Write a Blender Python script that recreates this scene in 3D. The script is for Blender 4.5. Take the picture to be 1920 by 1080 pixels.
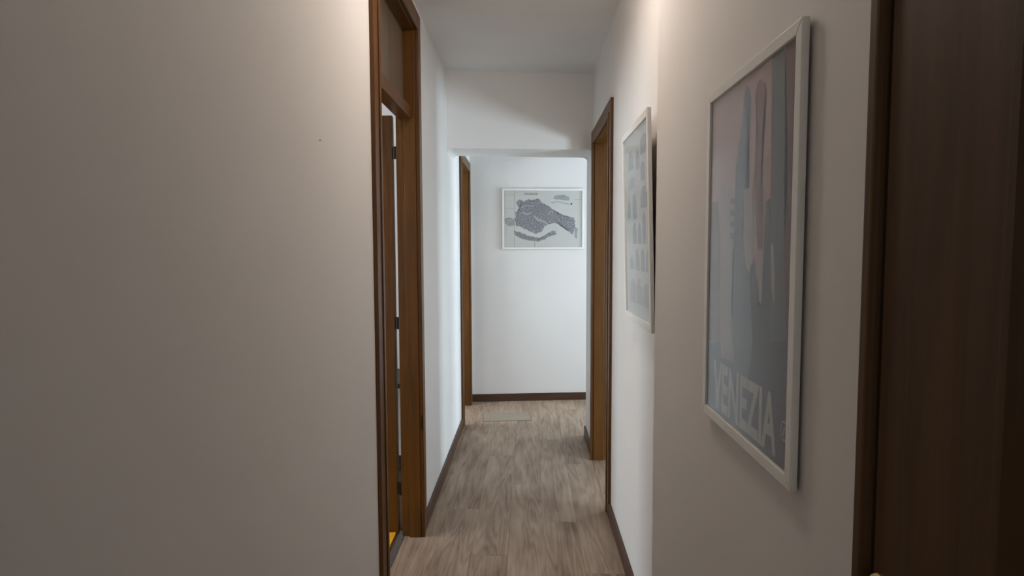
import bpy, bmesh, math, random
from mathutils import Vector, Matrix
random.seed(7)
for o in list(bpy.data.objects):
    bpy.data.objects.remove(o, do_unlink=True)
scene = bpy.context.scene
COL = scene.collection

# ------------------------------------------------------------------ camera
CAM_F, CAM_YAW, CAM_PITCH, CAM_ROLL = 1123.511, .0273, .0661, -.0038
cy, sy, cp, sp = math.cos(CAM_YAW), math.sin(CAM_YAW), math.cos(CAM_PITCH), math.sin(CAM_PITCH)
F = Vector((-sy*cp, cy*cp, -sp)); Rv = Vector((cy, sy, 0)); U = Rv.cross(F)
cr, sr = math.cos(CAM_ROLL), math.sin(CAM_ROLL)
Rv, U = cr*Rv + sr*U, -sr*Rv + cr*U
cd = bpy.data.cameras.new('camera'); cam = bpy.data.objects.new('camera', cd); COL.objects.link(cam)
cd.sensor_width = 36.0; cd.lens = 36.0*CAM_F/1920.0; cd.clip_start = .02
M = Matrix((Rv, U, -F)).transposed().to_4x4(); M.translation = Vector((0, 0, 1.36))
cam.matrix_world = M
scene.camera = cam

# ------------------------------------------------------------------ light, exposure
vs = scene.view_settings
vs.view_transform = 'Standard'; vs.look = 'None'; vs.gamma = 1; vs.use_curve_mapping = False
vs.exposure = 0.0
LAMP = 34.0        # glow of the corridor's ceiling lamp
w = bpy.data.worlds.new('sky'); scene.world = w; w.use_nodes = True
bg = w.node_tree.nodes['Background']; bg.inputs[0].default_value = (.62, .74, .9, 1); bg.inputs[1].default_value = 1.0

def window_light(name, loc, direction, sx, sz, power, color):
    """daylight standing in a window opening"""
    l = bpy.data.lights.new(name, 'AREA'); l.shape = 'RECTANGLE'; l.size = sx; l.size_y = sz
    l.energy = power; l.color = color
    o = bpy.data.objects.new(name, l); COL.objects.link(o); o.location = loc
    o.rotation_euler = Vector(direction).to_track_quat('-Z', 'Z').to_euler()
    return o
# one light per unseen window of the flat, standing just outside its opening
WARM, COOL, NEUT = (1.0, .97, .93), (.72, .87, 1.0), (.88, .94, 1.0)
window_light('daylight_window_left_room', (-3.56, 2.03, 1.5), (1, 0, 0), 1.35, 1.30, 80, NEUT)
window_light('daylight_window_right_room', (3.46, 1.90, .90), (-1, 0, 0), .75, 1.05, 205, COOL)
window_light('daylight_window_bathroom', (-2.56, 4.25, 1.5), (1, 0, 0), .60, 1.15, 125, NEUT)
window_light('daylight_window_far_passage', (2.46, 4.85, 1.3), (-1, 0, 0), .8, 1.8, 140, COOL)
window_light('added_fill_living_room', (0.6, -5.06, 1.5), (0, 1, 0), 2.2, 1.4, 45, WARM)  # added fill from behind the camera, brightens the near walls

# ------------------------------------------------------------------ materials
def new_mat(name):
    m = bpy.data.materials.new(name); m.use_nodes = True
    nt = m.node_tree; b = nt.nodes['Principled BSDF']
    return m, nt, b
def N(nt, t, **kw):
    n = nt.nodes.new(t)
    for k, v in kw.items(): setattr(n, k, v)
    return n
def ramp(nt, stops):
    r = N(nt, 'ShaderNodeValToRGB'); e = r.color_ramp.elements
    while len(e) < len(stops): e.new(.5)
    for q, (p, c) in zip(e, stops): q.position = p; q.color = (*c, 1)
    return r
def paint(name, col, rough=.75, bump=.03, scale=60):
    m, nt, b = new_mat(name)
    tc = N(nt, 'ShaderNodeTexCoord'); n = N(nt, 'ShaderNodeTexNoise'); n.inputs['Scale'].default_value = scale; n.inputs['Detail'].default_value = 4
    nt.links.new(tc.outputs['Object'], n.inputs['Vector'])
    n2 = N(nt, 'ShaderNodeTexNoise'); n2.inputs['Scale'].default_value = 1.3; nt.links.new(tc.outputs['Object'], n2.inputs['Vector'])
    r = ramp(nt, [(.3, tuple(c*.975 for c in col)), (.7, tuple(min(1, c*1.02) for c in col))]); nt.links.new(n2.outputs['Fac'], r.inputs['Fac'])
    nt.links.new(r.outputs['Color'], b.inputs['Base Color'])
    bp = N(nt, 'ShaderNodeBump'); bp.inputs['Strength'].default_value = bump; bp.inputs['Distance'].default_value = .01
    nt.links.new(n.outputs['Fac'], bp.inputs['Height']); nt.links.new(bp.outputs['Normal'], b.inputs['Normal'])
    b.inputs['Roughness'].default_value = rough
    return m
def wood(name, dark, light, axis, rough=.38, freq=14, spread=1.0):
    """veneer whose grain runs along the given axis (0 x, 1 y, 2 z)"""
    m, nt, b = new_mat(name)
    tc = N(nt, 'ShaderNodeTexCoord'); mp = N(nt, 'ShaderNodeMapping')
    s = [freq, freq, freq]; s[axis] = freq*.06
    mp.inputs['Scale'].default_value = s
    nt.links.new(tc.outputs['Object'], mp.inputs['Vector'])
    n = N(nt, 'ShaderNodeTexNoise'); n.inputs['Scale'].default_value = 2.2; n.inputs['Detail'].default_value = 7; n.inputs['Roughness'].default_value = .62; n.inputs['Distortion'].default_value = .6
    nt.links.new(mp.outputs['Vector'], n.inputs['Vector'])
    r = ramp(nt, [(.28, dark), (.72, light)]); nt.links.new(n.outputs['Fac'], r.inputs['Fac'])
    nt.links.new(r.outputs['Color'], b.inputs['Base Color'])
    b.inputs['Roughness'].default_value = rough; b.inputs['Specular IOR Level'].default_value = .3
    bp = N(nt, 'ShaderNodeBump'); bp.inputs['Strength'].default_value = .06; bp.inputs['Distance'].default_value = .004
    nt.links.new(n.outputs['Fac'], bp.inputs['Height']); nt.links.new(bp.outputs['Normal'], b.inputs['Normal'])
    return m
def plain(name, col, rough=.6, metal=0.0, var=.05):
    m, nt, b = new_mat(name)
    tc = N(nt, 'ShaderNodeTexCoord'); n = N(nt, 'ShaderNodeTexNoise'); n.inputs['Scale'].default_value = 25
    nt.links.new(tc.outputs['Object'], n.inputs['Vector'])
    r = ramp(nt, [(.3, tuple(c*(1-var) for c in col)), (.7, tuple(min(1, c*(1+var)) for c in col))])
    nt.links.new(n.outputs['Fac'], r.inputs['Fac']); nt.links.new(r.outputs['Color'], b.inputs['Base Color'])
    b.inputs['Roughness'].default_value = rough; b.inputs['Metallic'].default_value = metal
    return m
def plank_mat():
    m, nt, b = new_mat('laminate_oak')
    tc = N(nt, 'ShaderNodeTexCoord'); oi = N(nt, 'ShaderNodeObjectInfo')
    mul = N(nt, 'ShaderNodeVectorMath', operation='MULTIPLY'); mul.inputs[1].default_value = (9.1, 23.7, 5.0)
    comb = N(nt, 'ShaderNodeCombineXYZ')
    for i in range(3): nt.links.new(oi.outputs['Random'], comb.inputs[i])
    nt.links.new(comb.outputs[0], mul.inputs[0])
    add = N(nt, 'ShaderNodeVectorMath', operation='ADD'); nt.links.new(tc.outputs['Object'], add.inputs[0]); nt.links.new(mul.outputs[0], add.inputs[1])
    mp = N(nt, 'ShaderNodeMapping'); mp.inputs['Scale'].default_value = (1, .085, 1); nt.links.new(add.outputs[0], mp.inputs['Vector'])
    # cathedral grain: contour lines of a stretched noise
    n1 = N(nt, 'ShaderNodeTexNoise'); n1.inputs['Scale'].default_value = 9; n1.inputs['Detail'].default_value = 2.0; n1.inputs['Distortion'].default_value = .35
    nt.links.new(mp.outputs[0], n1.inputs['Vector'])
    m1 = N(nt, 'ShaderNodeMath', operation='MULTIPLY'); m1.inputs[1].default_value = 70; nt.links.new(n1.outputs['Fac'], m1.inputs[0])
    s1 = N(nt, 'ShaderNodeMath', operation='SINE'); nt.links.new(m1.outputs[0], s1.inputs[0])
    # fine fibres
    mp2 = N(nt, 'ShaderNodeMapping'); mp2.inputs['Scale'].default_value = (1, .035, 1); nt.links.new(add.outputs[0], mp2.inputs['Vector'])
    n2 = N(nt, 'ShaderNodeTexNoise'); n2.inputs['Scale'].default_value = 110; n2.inputs['Detail'].default_value = 5; n2.inputs['Roughness'].default_value = .7; nt.links.new(mp2.outputs[0], n2.inputs['Vector'])
    # knots and darker blotches
    mp3 = N(nt, 'ShaderNodeMapping'); mp3.inputs['Scale'].default_value = (1, .22, 1); nt.links.new(add.outputs[0], mp3.inputs['Vector'])
    n3 = N(nt, 'ShaderNodeTexNoise'); n3.inputs['Scale'].default_value = 11; n3.inputs['Detail'].default_value = 4; n3.inputs['Roughness'].default_value = .6; nt.links.new(mp3.outputs[0], n3.inputs['Vector'])
    a = N(nt, 'ShaderNodeMath', operation='MULTIPLY_ADD'); a.inputs[1].default_value = .085; nt.links.new(s1.outputs[0], a.inputs[0]); nt.links.new(n3.outputs['Fac'], a.inputs[2])
    c = N(nt, 'ShaderNodeMath', operation='MULTIPLY_ADD'); c.inputs[1].default_value = .5; nt.links.new(n2.outputs['Fac'], c.inputs[0]); nt.links.new(a.outputs[0], c.inputs[2])
    r0 = N(nt, 'ShaderNodeMath', operation='MULTIPLY_ADD'); r0.inputs[1].default_value = .07; nt.links.new(oi.outputs['Random'], r0.inputs[0]); nt.links.new(c.outputs[0], r0.inputs[2])
    r = ramp(nt, [(.46, (.135, .087, .060)), (.70, (.268, .186, .132)), (.98, (.38, .285, .212))])
    nt.links.new(r0.outputs[0], r.inputs['Fac']); nt.links.new(r.outputs['Color'], b.inputs['Base Color'])
    b.inputs['Roughness'].default_value = .5; b.inputs['Specular IOR Level'].default_value = .35
    bp = N(nt, 'ShaderNodeBump'); bp.inputs['Strength'].default_value = .05; bp.inputs['Distance'].default_value = .003
    nt.links.new(n2.outputs['Fac'], bp.inputs['Height']); nt.links.new(bp.outputs['Normal'], b.inputs['Normal'])
    return m
def glass_mat():
    m = bpy.data.materials.new('picture_glass'); m.use_nodes = True; nt = m.node_tree
    nt.nodes.remove(nt.nodes['Principled BSDF'])
    out = nt.nodes['Material Output']; t = N(nt, 'ShaderNodeBsdfTransparent'); t.inputs[0].default_value = (.96, .97, .97, 1)
    g = N(nt, 'ShaderNodeBsdfGlossy'); g.inputs['Roughness'].default_value = .12
    fr = N(nt, 'ShaderNodeFresnel'); ge = N(nt, 'ShaderNodeNewGeometry')
    io = N(nt, 'ShaderNodeMapRange'); io.inputs['To Min'].default_value = 1.33; io.inputs['To Max'].default_value = 1/1.33   # same reflectance entering and leaving the pane
    nt.links.new(ge.outputs['Backfacing'], io.inputs['Value']); nt.links.new(io.outputs[0], fr.inputs['IOR'])
    mx = N(nt, 'ShaderNodeMixShader'); nt.links.new(fr.outputs[0], mx.inputs[0]); nt.links.new(t.outputs[0], mx.inputs[1]); nt.links.new(g.outputs[0], mx.inputs[2])
    nt.links.new(mx.outputs[0], out.inputs['Surface'])
    return m
def city_mat():
    m, nt, b = new_mat('map_city_print')
    tc = N(nt, 'ShaderNodeTexCoord')
    v = N(nt, 'ShaderNodeTexVoronoi', feature='DISTANCE_TO_EDGE'); v.inputs['Scale'].default_value = 42; nt.links.new(tc.outputs['Object'], v.inputs['Vector'])
    n = N(nt, 'ShaderNodeTexNoise'); n.inputs['Scale'].default_value = 30; n.inputs['Detail'].default_value = 5; nt.links.new(tc.outputs['Object'], n.inputs['Vector'])
    r = ramp(nt, [(.0, (.62, .61, .61)), (.05, (.36, .35, .37)), (.14, (.225, .205, .24))]); nt.links.new(v.outputs['Distance'], r.inputs['Fac'])
    r2 = ramp(nt, [(.36, (.0, .0, .0)), (.66, (1, 1, 1))]); nt.links.new(n.outputs['Fac'], r2.inputs['Fac'])
    mx = N(nt, 'ShaderNodeMix', data_type='RGBA'); nt.links.new(r2.outputs['Color'], mx.inputs['Factor']); nt.links.new(r.outputs['Color'], mx.inputs[6]); mx.inputs[7].default_value = (.30, .285, .315, 1)
    nt.links.new(mx.outputs[2], b.inputs['Base Color']); b.inputs['Roughness'].default_value = .6
    return m

M_WALL = paint('cream_wall_paint', (.75, .725, .70))
M_CEIL = paint('white_ceiling_paint', (.78, .76, .745))
M_WOODV = wood('brown_door_wood_upright', (.070, .027, .004), (.145, .057, .008), 2)
M_WOODH = wood('brown_door_wood_level', (.070, .027, .004), (.145, .057, .008), 1)
M_DARKV = wood('dark_brown_door_wood', (.058, .027, .008), (.105, .050, .015), 2, rough=.6)
M_BASE = wood('dark_baseboard_wood', (.050, .024, .014), (.085, .044, .026), 1, rough=.4)
M_BASEX = wood('dark_baseboard_wood_cross', (.050, .024, .014), (.085, .044, .026), 0, rough=.4)
M_TRANS = wood('sheen_grey_transom_veneer', (.10, .068, .046), (.175, .125, .088), 2, rough=.3)  # grey reflection on the transom panel put into the veneer colour
M_PLANK = plank_mat()
M_SCREED = plain('grey_screed', (.06, .055, .05), .9)
M_TILE = plain('beige_room_floor', (.36, .29, .22), .5)
M_ROOMWOOD = wood('brown_room_floor', (.10, .055, .028), (.17, .098, .052), 0)
M_WHITE = plain('white_frame_lacquer', (.80, .79, .75), .35, var=.02)
M_GREY = plain('grey_threshold_metal', (.36, .36, .35), .35, .8)
M_HINGE = plain('black_hinge_metal', (.012, .010, .010), .4, .6)
M_BRASS = plain('aged_brass', (.38, .29, .11), .45, 1.0)
M_YELLOW = plain('yellow_rug_weave', (.85, .42, .01), .9)
M_GREEN = plain('dark_green_metal', (.025, .035, .02), .5)
M_STEEL = plain('dark_steel_leg', (.05, .045, .04), .4, .5)
M_GLASS = glass_mat()
M_CITY = city_mat()
M_BACK = plain('brown_backing_board', (.22, .15, .09), .8)

# ------------------------------------------------------------------ helpers
def tag(o, label=None, cat=None, group=None, kind=None):
    if label: o['label'] = label
    if cat: o['category'] = cat
    if group: o['group'] = group
    if kind: o['kind'] = kind
    return o
def empty(name, loc=(0, 0, 0), rot=(0, 0, 0)):
    o = bpy.data.objects.new(name, None); COL.objects.link(o); o.location = loc; o.rotation_euler = rot; o.empty_display_size = .1
    return o
def add_box(bm, x0, x1, y0, y1, z0, z1):
    v = [bm.verts.new(p) for p in ((x0, y0, z0), (x1, y0, z0), (x1, y1, z0), (x0, y1, z0), (x0, y0, z1), (x1, y0, z1), (x1, y1, z1), (x0, y1, z1))]
    for f in ((3, 2, 1, 0), (4, 5, 6, 7), (0, 1, 5, 4), (1, 2, 6, 5), (2, 3, 7, 6), (3, 0, 4, 7)):
        bm.faces.new([v[i] for i in f])
def add_prism(bm, pts, z0, z1):
    """pts: counter-clockwise XY outline"""
    a = [bm.verts.new((x, y, z0)) for x, y in pts]; b = [bm.verts.new((x, y, z1)) for x, y in pts]; n = len(pts)
    bm.faces.new(a[::-1]); bm.faces.new(b)
    for i in range(n): bm.faces.new((a[i], a[(i+1) % n], b[(i+1) % n], b[i]))
def add_tube(bm, p, q, r, seg=12):
    p, q = Vector(p), Vector(q); d = (q-p).normalized(); a = d.orthogonal().normalized(); b = d.cross(a)
    ra = [bm.verts.new(p + r*(math.cos(t)*a + math.sin(t)*b)) for t in [2*math.pi*i/seg for i in range(seg)]]
    rb = [bm.verts.new(q + r*(math.cos(t)*a + math.sin(t)*b)) for t in [2*math.pi*i/seg for i in range(seg)]]
    bm.faces.new(ra[::-1]); bm.faces.new(rb)
    for i in range(seg): bm.faces.new((ra[i], ra[(i+1) % seg], rb[(i+1) % seg], rb[i]))
def obj(name, bm, mat, parent=None, bevel=0, seg=2, smooth=False):
    """link the bmesh as one mesh; world coordinates, shifted to the parent's origin"""
    bmesh.ops.recalc_face_normals(bm, faces=bm.faces)
    me = bpy.data.meshes.new(name); bm.to_mesh(me); bm.free()
    me.materials.append(mat)
    o = bpy.data.objects.new(name, me); COL.objects.link(o)
    if parent is not None:
        o.parent = parent
    if smooth:
        for p in me.polygons: p.use_smooth = True
    if bevel:
        md = o.modifiers.new('bevel', 'BEVEL'); md.width = bevel; md.segments = seg; md.limit_method = 'ANGLE'; md.angle_limit = math.radians(40)
    return o
def boxes(name, bl, mat, parent=None, bevel=0, off=(0, 0, 0), seg=2):
    bm = bmesh.new()
    for b in bl:
        add_box(bm, b[0]-off[0], b[1]-off[0], b[2]-off[1], b[3]-off[1], b[4]-off[2], b[5]-off[2])
    return obj(name, bm, mat, parent, bevel, seg)
def struct(o, label, cat):
    return tag(o, label, cat, kind='structure')
def wall_along_y(name, x0, x1, y0, y1, openings, label, mat=None, zt=2.462):
    ys = sorted({y0, y1, *[a for q in openings for a in q[:2]]}); bl = []
    for a, b in zip(ys, ys[1:]):
        op = [q for q in openings if q[0] <= a and b <= q[1]]
        if not op: bl.append((x0, x1, a, b, 0, zt))
        else:
            q = op[0]
            if q[2] > 0: bl.append((x0, x1, a, b, 0, q[2]))
            if q[3] < zt: bl.append((x0, x1, a, b, q[3], zt))
    return struct(boxes(name, bl, mat or M_WALL), label, 'wall')
def wall_along_x(name, y0, y1, x0, x1, openings, label, zt=2.462):
    xs = sorted({x0, x1, *[a for q in openings for a in q[:2]]}); bl = []
    for a, b in zip(xs, xs[1:]):
        op = [q for q in openings if q[0] <= a and b <= q[1]]
        if not op: bl.append((a, b, y0, y1, 0, zt))
        else:
            q = op[0]
            if q[2] > 0: bl.append((a, b, y0, y1, 0, q[2]))
            if q[3] < zt: bl.append((a, b, y0, y1, q[3], zt))
    return struct(boxes(name, bl, M_WALL), label, 'wall')

ZC = 2.462
XL, XLB = -.508, -.600      # corridor face and room face of the left wall
XR, XRB = .414, .520        # right wall beyond the step
XN = .386                   # near right wall, standing proud of it
SK = .094                   # the end wall and the beam stand slightly askew

# ------------------------------------------------------------------ setting: walls, floor, ceiling
wall_along_y('wall_left', XLB, XL, -1.6, 5.30, [(2.005, 2.777, 0, 2.374), (4.50, 5.14, 0, 2.043)], 'long cream left corridor wall with two wooden doorways')
wall_along_y('wall_right', XR, XRB, 1.83, 4.28, [(3.010, 3.81, 0, 2.043)], 'cream right corridor wall holding the grey framed print')
# near right wall with a rounded outer corner
bm = bmesh.new()
r = .012; yc = 1.842
arc = [(XN+r-r*math.cos(t), yc-r+r*math.sin(t)) for t in [math.pi/2*i/6 for i in range(7)]]
add_prism(bm, [(XN, .690)] + arc + [(XRB, yc), (XRB, .690)], 0, ZC)
add_box(bm, XN, XRB, -.13, .690, 2.12, ZC)
add_box(bm, XN, XRB, -1.6, -.13, 0, ZC)
struct(obj('wall_right_near', bm, M_WALL), 'cream near right wall standing proud, holding the large poster', 'wall')
# beam across the corridor, opening with softly rounded upper corners
bm = bmesh.new()
zl, rr = 1.987, .035
prof = [(XL, ZC), (XL, zl-rr)] + [(XL+rr-rr*math.cos(t), zl-rr+rr*math.sin(t)) for t in [math.pi/2*i/6 for i in range(1, 7)]] \
     + [(XR-rr+rr*math.sin(t), zl-rr+rr*math.cos(t)) for t in [math.pi/2*i/6 for i in range(0, 7)]] + [(XR, ZC)]
def yf(x): return 3.785 + (x-XL)*.108
def yb(x): return 4.10 + (x-XL)*.15
A = [bm.verts.new((x, yf(x), z)) for x, z in prof]; B = [bm.verts.new((x, yb(x), z)) for x, z in prof]
bm.faces.new(A); bm.faces.new(B[::-1])
for i in range(len(prof)): j = (i+1) % len(prof); bm.faces.new((A[i], B[i], B[j], A[j]))
struct(obj('wall_lintel', bm, M_WALL), 'white beam crossing the corridor below the ceiling', 'beam')
def yw(x): return 5.245 + (x+.498)*SK
bm = bmesh.new(); add_prism(bm, [(XLB, yw(XLB)), (2.45, yw(2.45)), (2.45, yw(2.45)+.12), (XLB, yw(XLB)+.12)], 0, ZC)
struct(obj('wall_end', bm, M_WALL), 'white end wall of the corridor holding the map', 'wall')
wall_along_x('wall_right_room_far', 4.18, 4.28, XRB, 3.4, [], 'wall between the right room and the far passage')
wall_along_x('wall_right_room_near', .75, .85, XRB, 3.4, [], 'near side wall of the right room')
wall_along_y('wall_right_room_outer', 3.3, 3.4, .85, 4.18, [(1.5, 2.3, .35, 1.45)], 'outer wall of the right room with a low window')
wall_along_y('wall_passage_outer', 2.35, 2.45, 4.28, yw(2.45), [(4.45, 5.25, .4, 2.2)], 'outer wall of the far passage with a window')
wall_along_x('wall_left_room_far', 3.60, 3.70, -3.5, XLB, [], 'white far wall of the left room')
wall_along_x('wall_left_room_near', .30, .40, -3.5, XLB, [], 'near side wall of the left room')
wall_along_y('wall_left_room_outer', -3.5, -3.4, .40, 3.60, [(1.33, 2.73, .83, 2.18)], 'outer wall of the left room with a window')
wall_along_y('wall_bathroom_outer', -2.5, -2.4, 3.70, 6.0, [(3.93, 4.57, .9, 2.1)], 'outer wall of the far left room with a window')
wall_along_x('wall_bathroom_far', 6.0, 6.1, -2.5, XLB+.1, [], 'far wall of the room behind the far left door')
wall_along_y('wall_bathroom_side', XLB, XL, 5.30, 6.0, [], 'side wall of the room behind the far left door')
wall_along_x('wall_living_left', -1.7, -1.6, -2.6, XL, [], 'living room wall left of the corridor mouth')
wall_along_x('wall_living_right', -1.7, -1.6, XN, 2.6, [], 'living room wall right of the corridor mouth')
wall_along_y('wall_living_side_left', -2.6, -2.5, -5.0, -1.7, [], 'left side wall of the living room behind the camera')
wall_along_y('wall_living_side_right', 2.5, 2.6, -5.0, -1.7, [], 'right side wall of the living room behind the camera')
wall_along_x('wall_living_back', -5.0, -4.9, -2.5, 2.5, [(-.5, 1.7, .8, 2.2)], 'back wall of the living room with an added window')
struct(boxes('ceiling', [(-3.5, 3.4, -5.0, 6.1, ZC, ZC+.1)], M_CEIL), 'plain off white ceiling over the corridor', 'ceiling')

floor = struct(boxes('floor', [(-3.5, 3.4, -5.0, 6.1, -.12, -.009)], M_SCREED), 'greyish brown oak laminate floor running down the corridor', 'floor')
def plank(x0, x1, y0, y1):
    g = .0003
    return boxes('plank', [(x0+g, x1-g, y0+g, y1-g, -.009, 0.0)], M_PLANK, floor, bevel=.0005, seg=1)
HX0, HX1, HY0, HY1 = -.375, .02, 4.64, 4.90      # floor hatch
PW, PL = .1655, 1.28
rows = [-.590+PW*i for i in range(18)]
for i, x in enumerate(rows):
    ymin = -1.6 if i < 7 else 4.2
    ymax = 5.55
    y = ymin - PL*((i*.37) % 1.0)
    while y < ymax:
        a, b = max(y, ymin), min(y+PL, ymax)
        if b - a > .01: plank(x, x+PW, a, b)
        y += PL
struct(boxes('floor_left_room', [(-3.4, -.6205, .4, 3.6, -.009, 0)], M_ROOMWOOD), 'brown wooden floor of the room behind the left doorway', 'floor')
struct(boxes('floor_bathroom', [(-2.4, -.5905, 3.7, 6.0, -.009, 0)], M_TILE), 'beige floor of the room behind the far left doorway', 'floor')
struct(boxes('floor_right_room', [(.5690, 3.3, .85, 4.18, -.009, 0)], M_TILE), 'beige floor of the room behind the right doorway', 'floor')
struct(boxes('floor_living_room', [(-2.5, 2.5, -4.9, -1.601, -.009, 0)], M_TILE), 'beige floor of the living room behind the camera', 'floor')
struct(boxes('trim_1', [(-.6205, -.5905, 2.045, 2.795, -.009, .003)], M_GREY, bevel=.002), 'grey metal threshold strip in the left doorway', 'threshold')

# ------------------------------------------------------------------ baseboards
BH = .075
def baseboard(name, bl, label, mat=None):
    return struct(boxes(name, bl, mat or M_BASE, bevel=.004), label, 'baseboard')
baseboard('baseboard_left', [(XL, XL+.014, 2.816, 4.449, 0, BH)], 'dark brown baseboard along the left wall between the two doorways')
baseboard('baseboard_left_near', [(XL, XL+.014, -1.6, 1.954, 0, BH)], 'dark brown baseboard along the near left wall')
baseboard('baseboard_right', [(XR-.013, XR, 1.842, 2.959, 0, BH)], 'dark brown baseboard under the grey framed print')
baseboard('baseboard_right_near', [(XN-.013, XN, .684, 1.84, 0, BH)], 'dark brown baseboard under the large poster')
baseboard('baseboard_right_far', [(XR-.013, XR, 3.861, 4.29, 0, BH)], 'short dark baseboard stub past the right doorway')
bm = bmesh.new(); add_prism(bm, [(-.50, yw(-.50)-.013), (2.35, yw(2.35)-.013), (2.35, yw(2.35)), (-.50, yw(-.50))], 0, BH-.008)
struct(obj('baseboard_end', bm, M_BASEX, bevel=.003), 'dark brown baseboard across the end wall', 'baseboard')

# ------------------------------------------------------------------ doorways
def casing_boards(root, side, xf, y0, y1, zt, cw=.08, th=.014):
    """side -1: left wall (front faces +x), +1: right wall (front faces -x); y0..y1 clear opening, zt clear height"""
    def slab(name, ya, yb_, za, zb, upright, inner):
        xa, xb = (xf, xf+th) if side < 0 else (xf-th, xf)
        bead = .004*(-side)
        bl = [(min(xa, xb), max(xa, xb), ya, yb_, za, zb)]
        # raised bead along the inner third
        xo = (xb, xb+.004) if side < 0 else (xa-.004, xa)
        bl.append((xo[0], xo[1], *inner))
        return boxes(name, bl, M_WOODV if upright else M_WOODH, root, bevel=.0025, off=root.location)
    bw = .022
    slab('casing', y0-.005-cw, y0-.005, 0, zt+.005+cw, True, (y0-.005-bw, y0-.005, 0, zt+.005+bw))
    slab('casing', y1+.005, y1+.005+cw, 0, zt+.005+cw, True, (y1+.005, y1+.005+bw, 0, zt+.005+bw))
    slab('head_casing', y0-.005, y1+.005, zt+.005, zt+.005+cw, False, (y0-.005, y1+.005, zt+.005, zt+.005+bw))
def frame_boards(root, side, xa, xb, y0, y1, zt, stop):
    """jambs and head lining the opening, each with a stop strip; xa..xb wall thickness"""
    t = .033
    o = root.location
    for y, s in ((y0, -1), (y1, 1)):
        j = boxes('jamb', [(xa, xb, min(y+s*.012, y+s*(.012+t-.012)), max(y+s*.012, y+s*(.012+t-.012)), 0, zt+.02)], M_WOODV, root, bevel=.002, off=o)
        boxes('stop', [(stop[0], stop[1], min(y, y+s*.012), max(y, y+s*.012), 0, zt)], M_WOODV, j, bevel=.0015, off=o)
    h = boxes('head_jamb', [(xa, xb, y0, y1, zt+.012, zt+.033)], M_WOODH, root, bevel=.002, off=o)
    boxes('stop', [(stop[0], stop[1], y0, y1, zt, zt+.012)], M_WOODH, h, bevel=.0015, off=o)
def lever(root, leafpart, p, out, along):
    """brass lever handle at p on a leaf face, pointing out (x sign), lever along (y sign)"""
    o = root.location; bm = bmesh.new(); p = Vector(p)-Vector(o)
    add_tube(bm, p, p+Vector((out*.006, 0, 0)), .017, 20)
    q = p+Vector((out*.034, 0, .026))
    add_tube(bm, p, p+Vector((out*.022, 0, .006)), .009, 14)
    add_tube(bm, p+Vector((out*.019, 0, .004)), q, .0095, 14)
    add_tube(bm, q-Vector((0, along*.010, 0)), q+Vector((0, along*.055, .002)), .0105, 14)
    add_tube(bm, q+Vector((0, along*.055, .002)), q+Vector((0, along*.115, -.004)), .0085, 14)
    return obj('handle', bm, M_BRASS, leafpart, bevel=.003)

# door_1: left doorway with a transom, leaf swung open into the room
d1 = empty('door_1', (-.55, 2.385, 0)); struct(d1, 'tall brown wooden left doorway with transom panel, door ajar', 'door')
Y0, Y1, ZT1 = 2.04, 2.73, 2.334
casing_boards(d1, -1, XL, Y0, Y1, ZT1)
frame_boards(d1, -1, XLB, XL, Y0, Y1, ZT1, (-.562, XL))
boxes('transom_bar', [(-.585, -.527, Y0, Y1, 1.943, 1.997)], M_WOODH, d1, bevel=.002, off=d1.location)
boxes('transom_panel', [(-.572, -.560, Y0, Y1, 1.997, ZT1)], M_TRANS, d1, off=d1.location)
lf = boxes('leaf', [(-1.305, -.622, 2.765, 2.800, .008, 1.968)], M_WOODV, d1, bevel=.002, off=d1.location)
bm = bmesh.new(); o1 = Vector(d1.location)
for z in (1.797, 1.015, .225):
    bm = bmesh.new()
    add_tube(bm, Vector((-.6085, 2.757, z-.028))-o1, Vector((-.6085, 2.757, z+.028))-o1, .0065, 12)
    add_box(bm, -.624-o1.x, -.607-o1.x, 2.762-o1.y, 2.766-o1.y, z-.028, z+.028)
    add_box(bm, -.610-o1.x, -.600-o1.x, 2.746-o1.y, 2.760-o1.y, z-.028, z+.028)
    obj('hinge', bm, M_HINGE, d1)
bm = bmesh.new()
for s in (-1, 1):
    y = 2.7825
    add_tube(bm, (-1.25-o1.x, y-o1.y, 1.0), (-1.25-o1.x, y+s*.06-o1.y, 1.0), .010, 12)
    add_tube(bm, (-1.25-o1.x, y+s*.06-o1.y, 1.0), (-1.13-o1.x, y+s*.06-o1.y, 1.0), .009, 12)
obj('handle', bm, M_BRASS, lf)
boxes('chip', [(-.4985, -.4955, 2.727, 2.7345, .52, .585)], M_HINGE, d1, off=d1.location)

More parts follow.
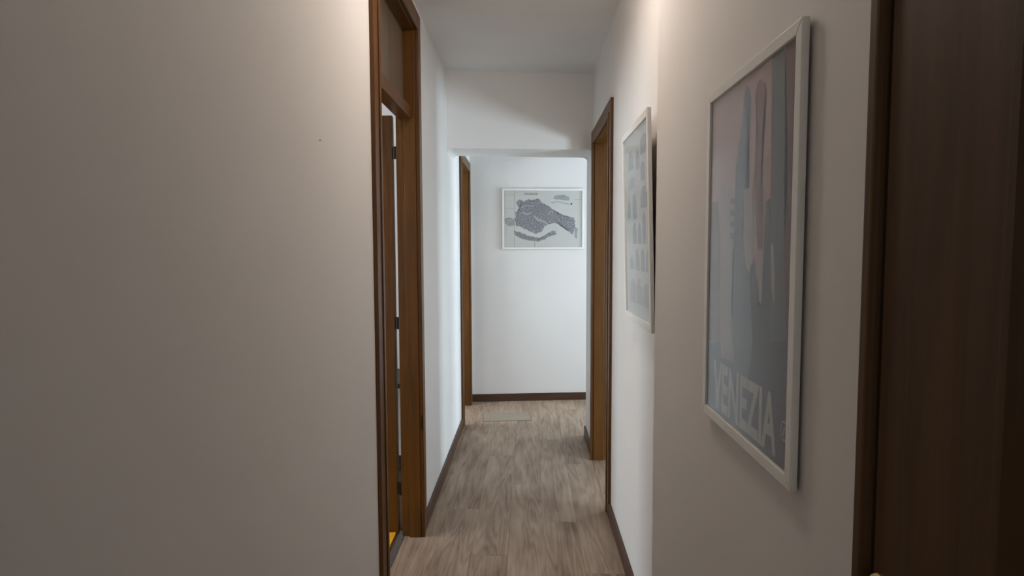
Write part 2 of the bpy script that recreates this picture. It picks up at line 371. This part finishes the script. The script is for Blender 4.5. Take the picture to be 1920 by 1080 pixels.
# door_2: right doorway
d2 = empty('door_2', (.46, 3.41, 0)); struct(d2, 'open brown wooden doorway in the right wall past the grey print', 'door')
casing_boards(d2, 1, XR, 3.045, 3.775, 2.003)
frame_boards(d2, 1, XR, XRB, 3.045, 3.775, 2.003, (XR, .478))
lf = boxes('leaf', [(.545, 1.265, 3.812, 3.847, .008, 1.99)], M_WOODV, d2, bevel=.002, off=d2.location)
o2 = Vector(d2.location); bm = bmesh.new()
for s in (-1, 1):
    add_tube(bm, (1.21-o2.x, 3.83-o2.y, 1.0), (1.21-o2.x, 3.83+s*.08-o2.y, 1.0), .010, 12)
    add_tube(bm, (1.21-o2.x, 3.83+s*.08-o2.y, 1.0), (1.09-o2.x, 3.83+s*.08-o2.y, 1.0), .009, 12)
obj('handle', bm, M_BRASS, lf)
for z in (1.8, 1.0, .22):
    bm = bmesh.new(); add_tube(bm, (.532-o2.x, 3.806-o2.y, z-.03), (.532-o2.x, 3.806-o2.y, z+.03), .007, 12)
    add_box(bm, .525-o2.x, .548-o2.x, 3.809-o2.y, 3.812-o2.y, z-.03, z+.03); obj('hinge', bm, M_HINGE, d2)

# door_3: far left doorway
d3 = empty('door_3', (-.55, 4.82, 0)); struct(d3, 'narrow brown wooden doorway beside the end wall', 'door')
casing_boards(d3, -1, XL, 4.535, 5.105, 2.003, cw=.078)
frame_boards(d3, -1, XLB, XL, 4.535, 5.105, 2.003, (-.562, XL))

# door_4: closed panelled door close to the camera on the right
d4 = empty('door_4', (.42, .28, 0)); struct(d4, 'dark closed wooden door in the near right corner with brass handle', 'door')
o4 = d4.location
ND = .683          # far outer edge of the casing
for ya, yb_ in ((ND-.022, ND), (-.125, -.103)):
    boxes('casing', [(XN-.014, XN+.03, ya, yb_, 0, 2.12)], M_DARKV, d4, bevel=.006, off=o4, seg=3)
boxes('head_casing', [(XN-.014, XN+.03, -.103, ND-.022, 2.09, 2.12)], M_DARKV, d4, bevel=.005, off=o4)
lf = boxes('leaf', [(XN+.012, XN+.030, -.100, ND-.030, .006, 2.087)], M_DARKV, d4, off=o4)
LY0, LY1 = -.100, ND-.030
xs0, xs1 = XN-.004, XN+.012
for ya, yb_ in ((LY1-.125, LY1), (LY0, LY0+.125)):
    boxes('stile', [(xs0, xs1, ya, yb_, .006, 2.087)], M_DARKV, lf, off=o4)
for za, zb in ((.006, .19), (1.96, 2.087)):
    boxes('rail', [(xs0, xs1, LY0+.125, LY1-.125, za, zb)], M_DARKV, lf, bevel=.002, off=o4)
for za, zb in ((.19, 1.96),):
    ya, yb_ = LY0+.125, LY1-.125
    bm = bmesh.new()
    # raised moulding sloping out from the stile to a ridge around the sunk panel
    rings = []
    for inset, x in ((0, XN-.004), (.038, XN-.006), (.046, XN-.012), (.054, XN-.012), (.060, XN+.012)):
        rings.append([bm.verts.new((x-o4.x, y-o4.y, z-o4.z)) for y, z in ((ya+inset, za+inset), (yb_-inset, za+inset), (yb_-inset, zb-inset), (ya+inset, zb-inset))])
    for a, b in zip(rings, rings[1:]):
        for i in range(4): bm.faces.new((a[i], a[(i+1) % 4], b[(i+1) % 4], b[i]))
    obj('panel_moulding', bm, M_DARKV, lf)
lever(d4, lf, (xs0, .580, .999), -1, -1)

# ------------------------------------------------------------------ windows of the rooms
def window(name, label, axis, x, a0, a1, z0, z1, t=.05):
    mid = ((x, (a0+a1)/2, z0) if axis == 'y' else ((a0+a1)/2, x, z0))
    root = empty(name, mid); struct(root, label, 'window')
    def bar(nm, b0, b1, c0, c1, mat=M_WHITE, th=.025):
        bb = (x-th, x+th, b0, b1, c0, c1) if axis == 'y' else (b0, b1, x-th, x+th, c0, c1)
        return boxes(nm, [bb], mat, root, off=mid)
    bar('sill', a0, a1, z0, z0+t); bar('frame_top', a0, a1, z1-t, z1)
    bar('frame_side', a0, a0+t, z0+t, z1-t); bar('frame_side', a1-t, a1, z0+t, z1-t); bar('mullion', (a0+a1)/2-.025, (a0+a1)/2+.025, z0+t, z1-t)
    m = (a0+a1)/2
    bar('pane', a0+t, m-.025, z0+t, z1-t, M_GLASS, .002); bar('pane', m+.025, a1-t, z0+t, z1-t, M_GLASS, .002)
window('window_1', 'white two pane window of the left room', 'y', -3.45, 1.33, 2.73, .83, 2.18)
window('window_2', 'low white two pane window of the right room', 'y', 3.35, 1.5, 2.3, .35, 1.45)
window('window_3', 'white window of the room behind the far left door', 'y', -2.45, 3.93, 4.57, .9, 2.1)
window('window_4', 'white window at the end of the far passage', 'y', 2.40, 4.45, 5.25, .4, 2.2)
window('window_5', 'added white living room window behind the camera', 'x', -4.95, -.5, 1.7, .8, 2.2)  # unseen window, added as the opening for the fill light

# ------------------------------------------------------------------ framed pictures
def flat(name, polys, mat, parent, y):
    """printed areas: flat polygons (local x, z) on the print, facing -y"""
    bm = bmesh.new()
    for k, pts in enumerate(polys):
        vsx = [bm.verts.new((px, y, pz)) for px, pz in pts]
        bm.faces.new(vsx)
    bmesh.ops.triangulate(bm, faces=bm.faces)
    for f in bm.faces:
        f.normal_update()
        if f.normal.y > 0: f.normal_flip()
    me = bpy.data.meshes.new(name); bm.to_mesh(me); bm.free(); me.materials.append(mat)
    o = bpy.data.objects.new(name, me); COL.objects.link(o); o.parent = parent
    return o
def text(name, s, mat, parent, x0, x1, z0, z1, y, bold=0.0):
    cu = bpy.data.curves.new(name, 'FONT'); cu.body = s; cu.size = 1; cu.offset = bold
    t = bpy.data.objects.new(name, cu); COL.objects.link(t)
    dg = bpy.context.evaluated_depsgraph_get(); me = bpy.data.meshes.new_from_object(t.evaluated_get(dg))
    bpy.data.objects.remove(t, do_unlink=True)
    xs = [v.co.x for v in me.vertices]; ysv = [v.co.y for v in me.vertices]
    ax, bx, ay, by = min(xs), max(xs), min(ysv), max(ysv)
    for v in me.vertices:
        v.co = ((v.co.x-ax)/(bx-ax)*(x1-x0)+x0, y, (v.co.y-ay)/(by-ay)*(z1-z0)+z0)
    me.materials.clear(); me.materials.append(mat)
    o = bpy.data.objects.new(name, me); COL.objects.link(o); o.parent = parent
    return o
def picture(name, label, loc, rot, W, Ht, depth, bar, paper):
    """local: x to the viewer's right, y into the wall, z up; origin bottom middle of the front"""
    root = empty(name, loc, rot); tag(root, label, 'picture')
    h = W/2
    def mitre(nm, pts):
        bm = bmesh.new(); a = [bm.verts.new((px, 0, pz)) for px, pz in pts]; b = [bm.verts.new((px, depth, pz)) for px, pz in pts]
        bm.faces.new(a); bm.faces.new(b[::-1])
        for i in range(4): bm.faces.new((a[i], b[i], b[(i+1) % 4], a[(i+1) % 4]))
        return obj(nm, bm, M_WHITE, root, bevel=.0012)
    b = bar
    mitre('frame_bottom', [(-h, 0), (h, 0), (h-b, b), (-h+b, b)]); mitre('frame_top', [(-h, Ht), (h, Ht), (h-b, Ht-b), (-h+b, Ht-b)])
    mitre('frame_side', [(-h, 0), (-h, Ht), (-h+b, Ht-b), (-h+b, b)]); mitre('frame_side', [(h, 0), (h, Ht), (h-b, Ht-b), (h-b, b)])
    bm = bmesh.new(); add_box(bm, -h+b, h-b, depth-.003, depth-.0005, b, Ht-b); obj('backing', bm, M_BACK, root)
    bm = bmesh.new(); add_box(bm, -h+b-.001, h-b+.001, depth-.0045, depth-.0032, b-.001, Ht-b+.001); pr = obj('print', bm, paper, root)
    bm = bmesh.new(); add_box(bm, -h+b-.001, h-b+.001, .0032, .0045, b-.001, Ht-b+.001); obj('glass', bm, M_GLASS, root)
    return root, pr, depth-.0047
def wobble(pts, a, seed):
    rnd = random.Random(seed); return [(x+rnd.uniform(-a, a), z+rnd.uniform(-a, a)) for x, z in pts]

# --- large poster on the near right wall
PW_, PH_ = .430, .660
paper = plain('poster_paper_pink', (.55, .345, .30), .6, var=.04)
root, pr, yp = picture('framed_poster', 'large white framed travel poster lettered VENEZIA on the near right wall', (.371, 1.0575, 1.012), (0, 0, -math.pi/2), PW_, PH_, .011, .019, paper)
PINK2 = plain('poster_rose', (.50, .39, .375), .6); SLATE = plain('poster_slate', (.12, .108, .13), .6); BLUE = plain('poster_blue_grey', (.205, .205, .225), .6)
BAND = plain('poster_dark_grey_blue', (.135, .140, .150), .6); MAROON = plain('poster_maroon', (.18, .075, .07), .6); ROSEB = plain('poster_brown_rose', (.32, .14, .12), .6)
PALE = plain('poster_pale_grey', (.45, .37, .345), .6); BROWN = plain('poster_brown', (.27, .15, .11), .6); LETTER = plain('poster_letter_cream', (.52, .47, .42), .6)
POSTER = []
P = lambda y, z: (1.0575-y, z-1.012)       # wall position (y, z) to the poster's own axes
xa, xb, za, zb = -PW_/2+.019, PW_/2-.019, .019, PH_-.019
flat('print_water', [[(xa, .151), (-.121, .164), (-.116, .135), (-.041, .137), (-.058, .214), (-.048, .352), (.0, .345), (.03, .312), (.045, .335), (.055, .300), (.068, .254), (.080, .254), (.086, .300), (.089, .420), (.104, .425), (.112, .340), (xb, .274), (xb, za), (xa, za)]], SLATE, pr, yp)
flat('print_column', [[(-.132, .461), (-.067, .46), (-.06, .357), (-.063, .253), (-.052, .175), (-.042, .14), (-.116, .139)]], PALE, pr, yp-.0001)
flat('print_pole', [[(-.189, .44), (-.151, .441), (-.136, .363), (-.121, .164), (xa, .153), (xa, .40)]], BROWN, pr, yp-.0001)
flat('print_prow', [[(-.011, .628), (.005, .62), (.016, .599), (.014, .559), (.01, .497), (.005, .453), (-.014, .427), (-.01, .352), (.025, .297), (.046, .19), (.03, .12), (-.03, .12), (-.055, .174), (-.051, .352), (-.055, .459), (-.052, .497), (-.03, .559), (-.02, .603)]], BLUE, pr, yp-.0002)
flat('print_band', [[(.1, zb), (.146, zb), (.154, .515), (.161, .46), (.161, .343), (.177, .273), (.184, .212), (.118, .201), (.111, .357), (.109, .45), (.107, .524)]], BAND, pr, yp-.0002)
flat('print_dark_pole', [[(.15, zb), (xb, zb), (xb, .17), (.180, .21), (.162, .335), (.169, .451), (.158, .553)]], MAROON, pr, yp-.0003)
flat('print_striped_pole', [[(.055, .621), (.072, .609), (.081, .594), (.076, .58), (.068, .563), (.067, .506), (.072, .454), (.08, .403), (.079, .343), (.061, .343), (.047, .404), (.037, .458), (.043, .519), (.044, .57), (.034, .59), (.035, .605), (.044, .617)]], ROSEB, pr, yp-.0003)
flat('print_teeth', [[(-.077, .439-k*.021), (-.05, .437-k*.021), (-.05, .426-k*.021), (-.077, .428-k*.021)] for k in range(4)], BLUE, pr, yp-.0003)
flat('print_reflection', [[(-.01, .449), (.03, .45), (.039, .387), (.035, .334), (.027, .304), (.008, .315), (-.008, .361)], [(.113, .354), (.121, .354), (.132, .302), (.131, .26), (.119, .285)], [(.064, .345), (.078, .345), (.084, .283), (.078, .256), (.070, .260)]], PALE, pr, yp-.0004)
text('print_lettering', 'VENEZIA', LETTER, pr, -.160, .152, .027, .123, yp-.0005, bold=.030)
ring = [(.178+.011*math.cos(t), .077+.016*math.sin(t)) for t in [2*math.pi*i/20 for i in range(20)]]; ring2 = [(.178+.0085*math.cos(t), .077+.0125*math.sin(t)) for t in [2*math.pi*i/20 for i in range(20)]]
flat('print_emblem', [[ring[i], ring[(i+1) % 20], ring2[(i+1) % 20], ring2[i]] for i in range(20)] + [[(.174, .070), (.178, .070), (.182, .084), (.178, .084)]], PALE, pr, yp-.0005)

# --- grey print on the right wall, hanging away from it at the top
paper2 = plain('print_paper_grey_white', (.72, .71, .68), .6, var=.03)
root, pr, yp = picture('framed_print', 'white framed print of faint grey building drawings, tilted off the right wall', (.380, 2.104, 1.095), (math.atan(.02/.69), 0, -math.pi/2), .502, .690, .012, .024, paper2)
G1 = plain('print_grey', (.40, .41, .415), .6, var=.15); G2 = plain('print_light_grey', (.50, .505, .51), .6, var=.12)
def building(x0, z0, x1, z1, k):
    w_ = x1-x0; h_ = z1-z0
    if k % 3 == 0: return [(x0, z0), (x1, z0), (x1, z0+h_*.8), (x0+w_*.5, z1), (x0, z0+h_*.8)]
    if k % 3 == 1: return [(x0, z0), (x1, z0), (x1, z0+h_*.7), (x0+w_*.7, z0+h_*.7), (x0+w_*.7, z1), (x0+w_*.3, z1), (x0+w_*.3, z0+h_*.7), (x0, z0+h_*.7)]
    return [(x0, z0), (x1, z0)] + [(x0+w_/2+w_/2*math.cos(t), z1-min(h_*.5, w_*.5)+min(h_*.5, w_*.5)*math.sin(t)) for t in [math.pi*i/8 for i in range(9)]]
dark = [(.085, .570, .208, .632), (-.15, .545, -.049, .613), (-.001, .533, .065, .60), (.087, .485, .157, .548), (.077, .395, .205, .465), (-.076, .366, .003, .456), (-.178, .375, -.116, .443), (-.079, .278, -.004, .352), (.017, .278, .079, .349), (.1, .278, .157, .385), (-.04, .186, .037, .261), (.061, .186, .135, .262), (.152, .186, .213, .258), (-.155, .186, -.07, .232)]
light = [(-.157, .065, -.045, .152), (-.029, .070, .081, .158), (.094, .070, .21, .150), (-.15, .478, -.022, .518)]
for k, b in enumerate(dark): flat('print_building', [building(*b, k)], G1, pr, yp)
for k, b in enumerate(light): flat('print_faint_building', [building(*b, k)], G2, pr, yp)

# --- map on the end wall
xm0, xm1 = -.229, .482
cxm = (xm0+xm1)/2
mpaper = paint('map_paper', (.74, .71, .67), rough=.6, bump=0, scale=8)
MW, MH = .722, .528
ang = math.atan(SK)
nrm = Vector((math.sin(ang), -math.cos(ang), 0))
root, pr, yp = picture('framed_map', 'white framed old grey island map on the end wall', (cxm+.006, yw(cxm)-.0175, 1.352), (0, 0, ang), MW, MH, .014, .016, mpaper)
iw, ih = MW-.032, MH-.032
def mp_(pts): return [((x-120)/1135*iw-iw/2, .016+ih-(y-128)/817*ih) for x, y in pts]
def ragged(pts, a, seed, sub=4):
    rnd = random.Random(seed); out = []
    for (x0, y0), (x1, y1) in zip(pts, pts[1:]+pts[:1]):
        for k in range(sub):
            t = k/sub; out.append((x0+(x1-x0)*t+rnd.uniform(-a, a), y0+(y1-y0)*t+rnd.uniform(-a, a)))
    return out
M_LAND = plain('map_land_grey', (.42, .42, .42), .6, var=.12); M_INK = plain('map_ink', (.07, .07, .075), .6); M_CREASE = plain('map_crease', (.43, .41, .385), .6)
city = [(300, 290), (350, 262), (400, 285), (470, 262), (560, 250), (620, 250), (665, 290), (720, 325), (790, 370), (850, 420), (890, 465), (960, 490), (1040, 495), (1130, 520), (1150, 570), (1150, 640), (1135, 700), (1120, 755), (1080, 740), (1040, 690), (990, 650), (950, 610), (890, 590), (800, 590), (740, 620), (700, 660), (650, 720), (590, 740), (520, 720), (440, 690), (380, 660), (300, 640), (290, 590), (280, 540), (290, 480), (285, 440), (330, 420), (370, 380), (310, 340)]
south = [(265, 710), (330, 720), (400, 745), (480, 780), (560, 800), (640, 805), (700, 780), (760, 740), (820, 705), (880, 715), (870, 755), (820, 775), (760, 800), (700, 840), (620, 860), (520, 850), (430, 835), (350, 810), (280, 770)]
islands = [[(830, 240), (860, 200), (1000, 190), (1070, 230), (1060, 270), (960, 262), (870, 255)], [(130, 530), (200, 510), (270, 540), (280, 630), (190, 640), (135, 600)], [(800, 300), (900, 282), (1090, 322), (1090, 334), (900, 296), (810, 310)], [(1140, 640), (1190, 680), (1180, 830), (1150, 800)]]
flat('print_city', [mp_(ragged(city, 11, 3))], M_CITY, pr, yp-.0001)
flat('print_south_island', [mp_(ragged(south, 7, 4))], M_CITY, pr, yp-.0001)
for k, p in enumerate(islands): flat('print_island', [mp_(ragged(p, 4, 5+k))], M_LAND, pr, yp-.0001)
flat('print_canal', [mp_([(395, 430), (450, 455), (500, 440), (520, 455), (450, 480), (390, 455)]), mp_([(560, 480), (620, 540), (700, 560), (760, 610), (740, 618), (690, 580), (600, 560), (545, 500)]), mp_([(330, 380), (420, 340), (560, 345), (560, 353), (430, 350), (340, 392)])], plain('map_canal', (.50, .50, .50), .6), pr, yp-.0003)
for p in [mp_([(268, 128), (274, 128), (276, 945), (270, 945)]), mp_([(560, 830), (568, 830), (568, 945), (560, 945)]), mp_([(125, 380), (270, 385), (270, 389), (125, 384)]), mp_([(1140, 255), (1255, 258), (1255, 262), (1140, 259)])]: flat('print_crease', [p], M_CREASE, pr, yp-.0001)
text('print_title', 'VENEZIA', M_INK, pr, (405-120)/1135*iw-iw/2, (612-120)/1135*iw-iw/2, .016+ih-(190-128)/817*ih, .016+ih-(163-128)/817*ih, yp-.0002)
flat('print_compass', [mp_([(1098+14*math.cos(t), 318+14*math.sin(t)) for t in [2*math.pi*i/10 for i in range(10)]])], M_INK, pr, yp-.0002)

# ------------------------------------------------------------------ small things
# replaced board let into the floor near the end wall
hatch = empty('floor_hatch', ((HX0+HX1)/2, (HY0+HY1)/2, 0), (0, 0, .10)); tag(hatch, 'pale rectangular hatch board let into the floor before the end wall', 'floor hatch')
hw, hd = .195, .125
hm = wood('pale_hatch_oak', (.23, .18, .135), (.34, .275, .21), 0, rough=.5)
boxes('cover', [(-hw+.006, hw-.006, -hd+.006, hd-.006, .0, .0035)], hm, hatch, bevel=.001)
fr_ = plain('hatch_gap_brown', (.17, .125, .092), .7)
boxes('edge_strip', [(-hw, hw, -hd, -hd+.006, 0, .0015), (-hw, hw, hd-.006, hd, 0, .0015), (-hw, -hw+.006, -hd, hd, 0, .0015), (hw-.006, hw, -hd, hd, 0, .0015)], fr_, hatch)
# rug
rug = empty('yellow_rug', (-1.3, 2.45, 0)); tag(rug, 'flat yellow rug on the floor just inside the left doorway', 'rug')
boxes('rug_pile', [(-.70, .655, -.62, .36, .0, .006)], M_YELLOW, rug, bevel=.002)
boxes('hem', [(-.715, -.70, -.62, .36, 0, .0065)], plain('rug_hem', (.6, .28, .01), .9), rug); boxes('hem', [(.655, .665, -.62, .36, 0, .0065)], M_YELLOW, rug)
# folding table glimpsed through the hinge gap
t = empty('folding_table', (-1.05, 3.30, 0)); tag(t, 'low dark green folding table with crossed legs, glimpsed through the door hinge gap', 'table')
boxes('tabletop', [(-.28, .40, -.20, .20, .625, .65)], M_GREEN, t, bevel=.003)
boxes('apron', [(-.26, .38, .15, .165, .56, .625)], M_STEEL, t)
for s in (-1, 1):
    for y in (-.17, .17):
        bm = bmesh.new(); add_tube(bm, (s*.26+.06, y+.012*s, .01), (-s*.26+.06, y+.012*s, .625), .009, 10); obj('leg', bm, M_STEEL, t)
struct(boxes('baseboard_left_room', [(-3.4, XLB-.002, 3.587, 3.60, 0, .09)], M_BASEX, bevel=.003), 'dark brown baseboard at the far wall of the left room', 'baseboard')

# nail left in the near left wall
nail = empty('wall_nail', (XL, 1.464, 1.624)); tag(nail, 'tiny dark nail left in the near left wall', 'nail')
bm = bmesh.new(); add_tube(bm, (0, 0, 0), (.004, 0, 0), .0009, 10); obj('shank', bm, M_STEEL, nail)
bm = bmesh.new(); add_tube(bm, (.004, 0, 0), (.0055, 0, 0), .0016, 14); obj('head', bm, M_GREY, nail)
# ceiling lamp of the corridor, just above the picture's upper edge
lamp = empty('ceiling_lamp', (-.02, 1.88, ZC)); tag(lamp, 'round opal ceiling lamp glowing warm above the corridor between the doorway and the prints', 'lamp')
bm = bmesh.new(); add_tube(bm, (0, 0, -.022), (0, 0, 0), .135, 40); obj('base', bm, M_WHITE, lamp, bevel=.003)
m = bpy.data.materials.new('opal_lamp_glass'); m.use_nodes = True; nt = m.node_tree; b = nt.nodes['Principled BSDF']
b.inputs['Base Color'].default_value = (.9, .88, .84, 1); b.inputs['Emission Color'].default_value = (1.0, .87, .76, 1); b.inputs['Emission Strength'].default_value = LAMP
bm = bmesh.new(); prev = None
for k in range(9):
    a = math.pi/2*k/8; rr_ = .125*math.cos(a); zz = -.022-.075*math.sin(a)
    if k == 8: ringv = [bm.verts.new((0, 0, zz))]
    else: ringv = [bm.verts.new((rr_*math.cos(2*math.pi*i/32), rr_*math.sin(2*math.pi*i/32), zz)) for i in range(32)]
    if prev:
        for i in range(32):
            if k == 8: bm.faces.new((prev[i], prev[(i+1) % 32], ringv[0]))
            else: bm.faces.new((prev[i], prev[(i+1) % 32], ringv[(i+1) % 32], ringv[i]))
    prev = ringv
obj('shade', bm, m, lamp, smooth=True)
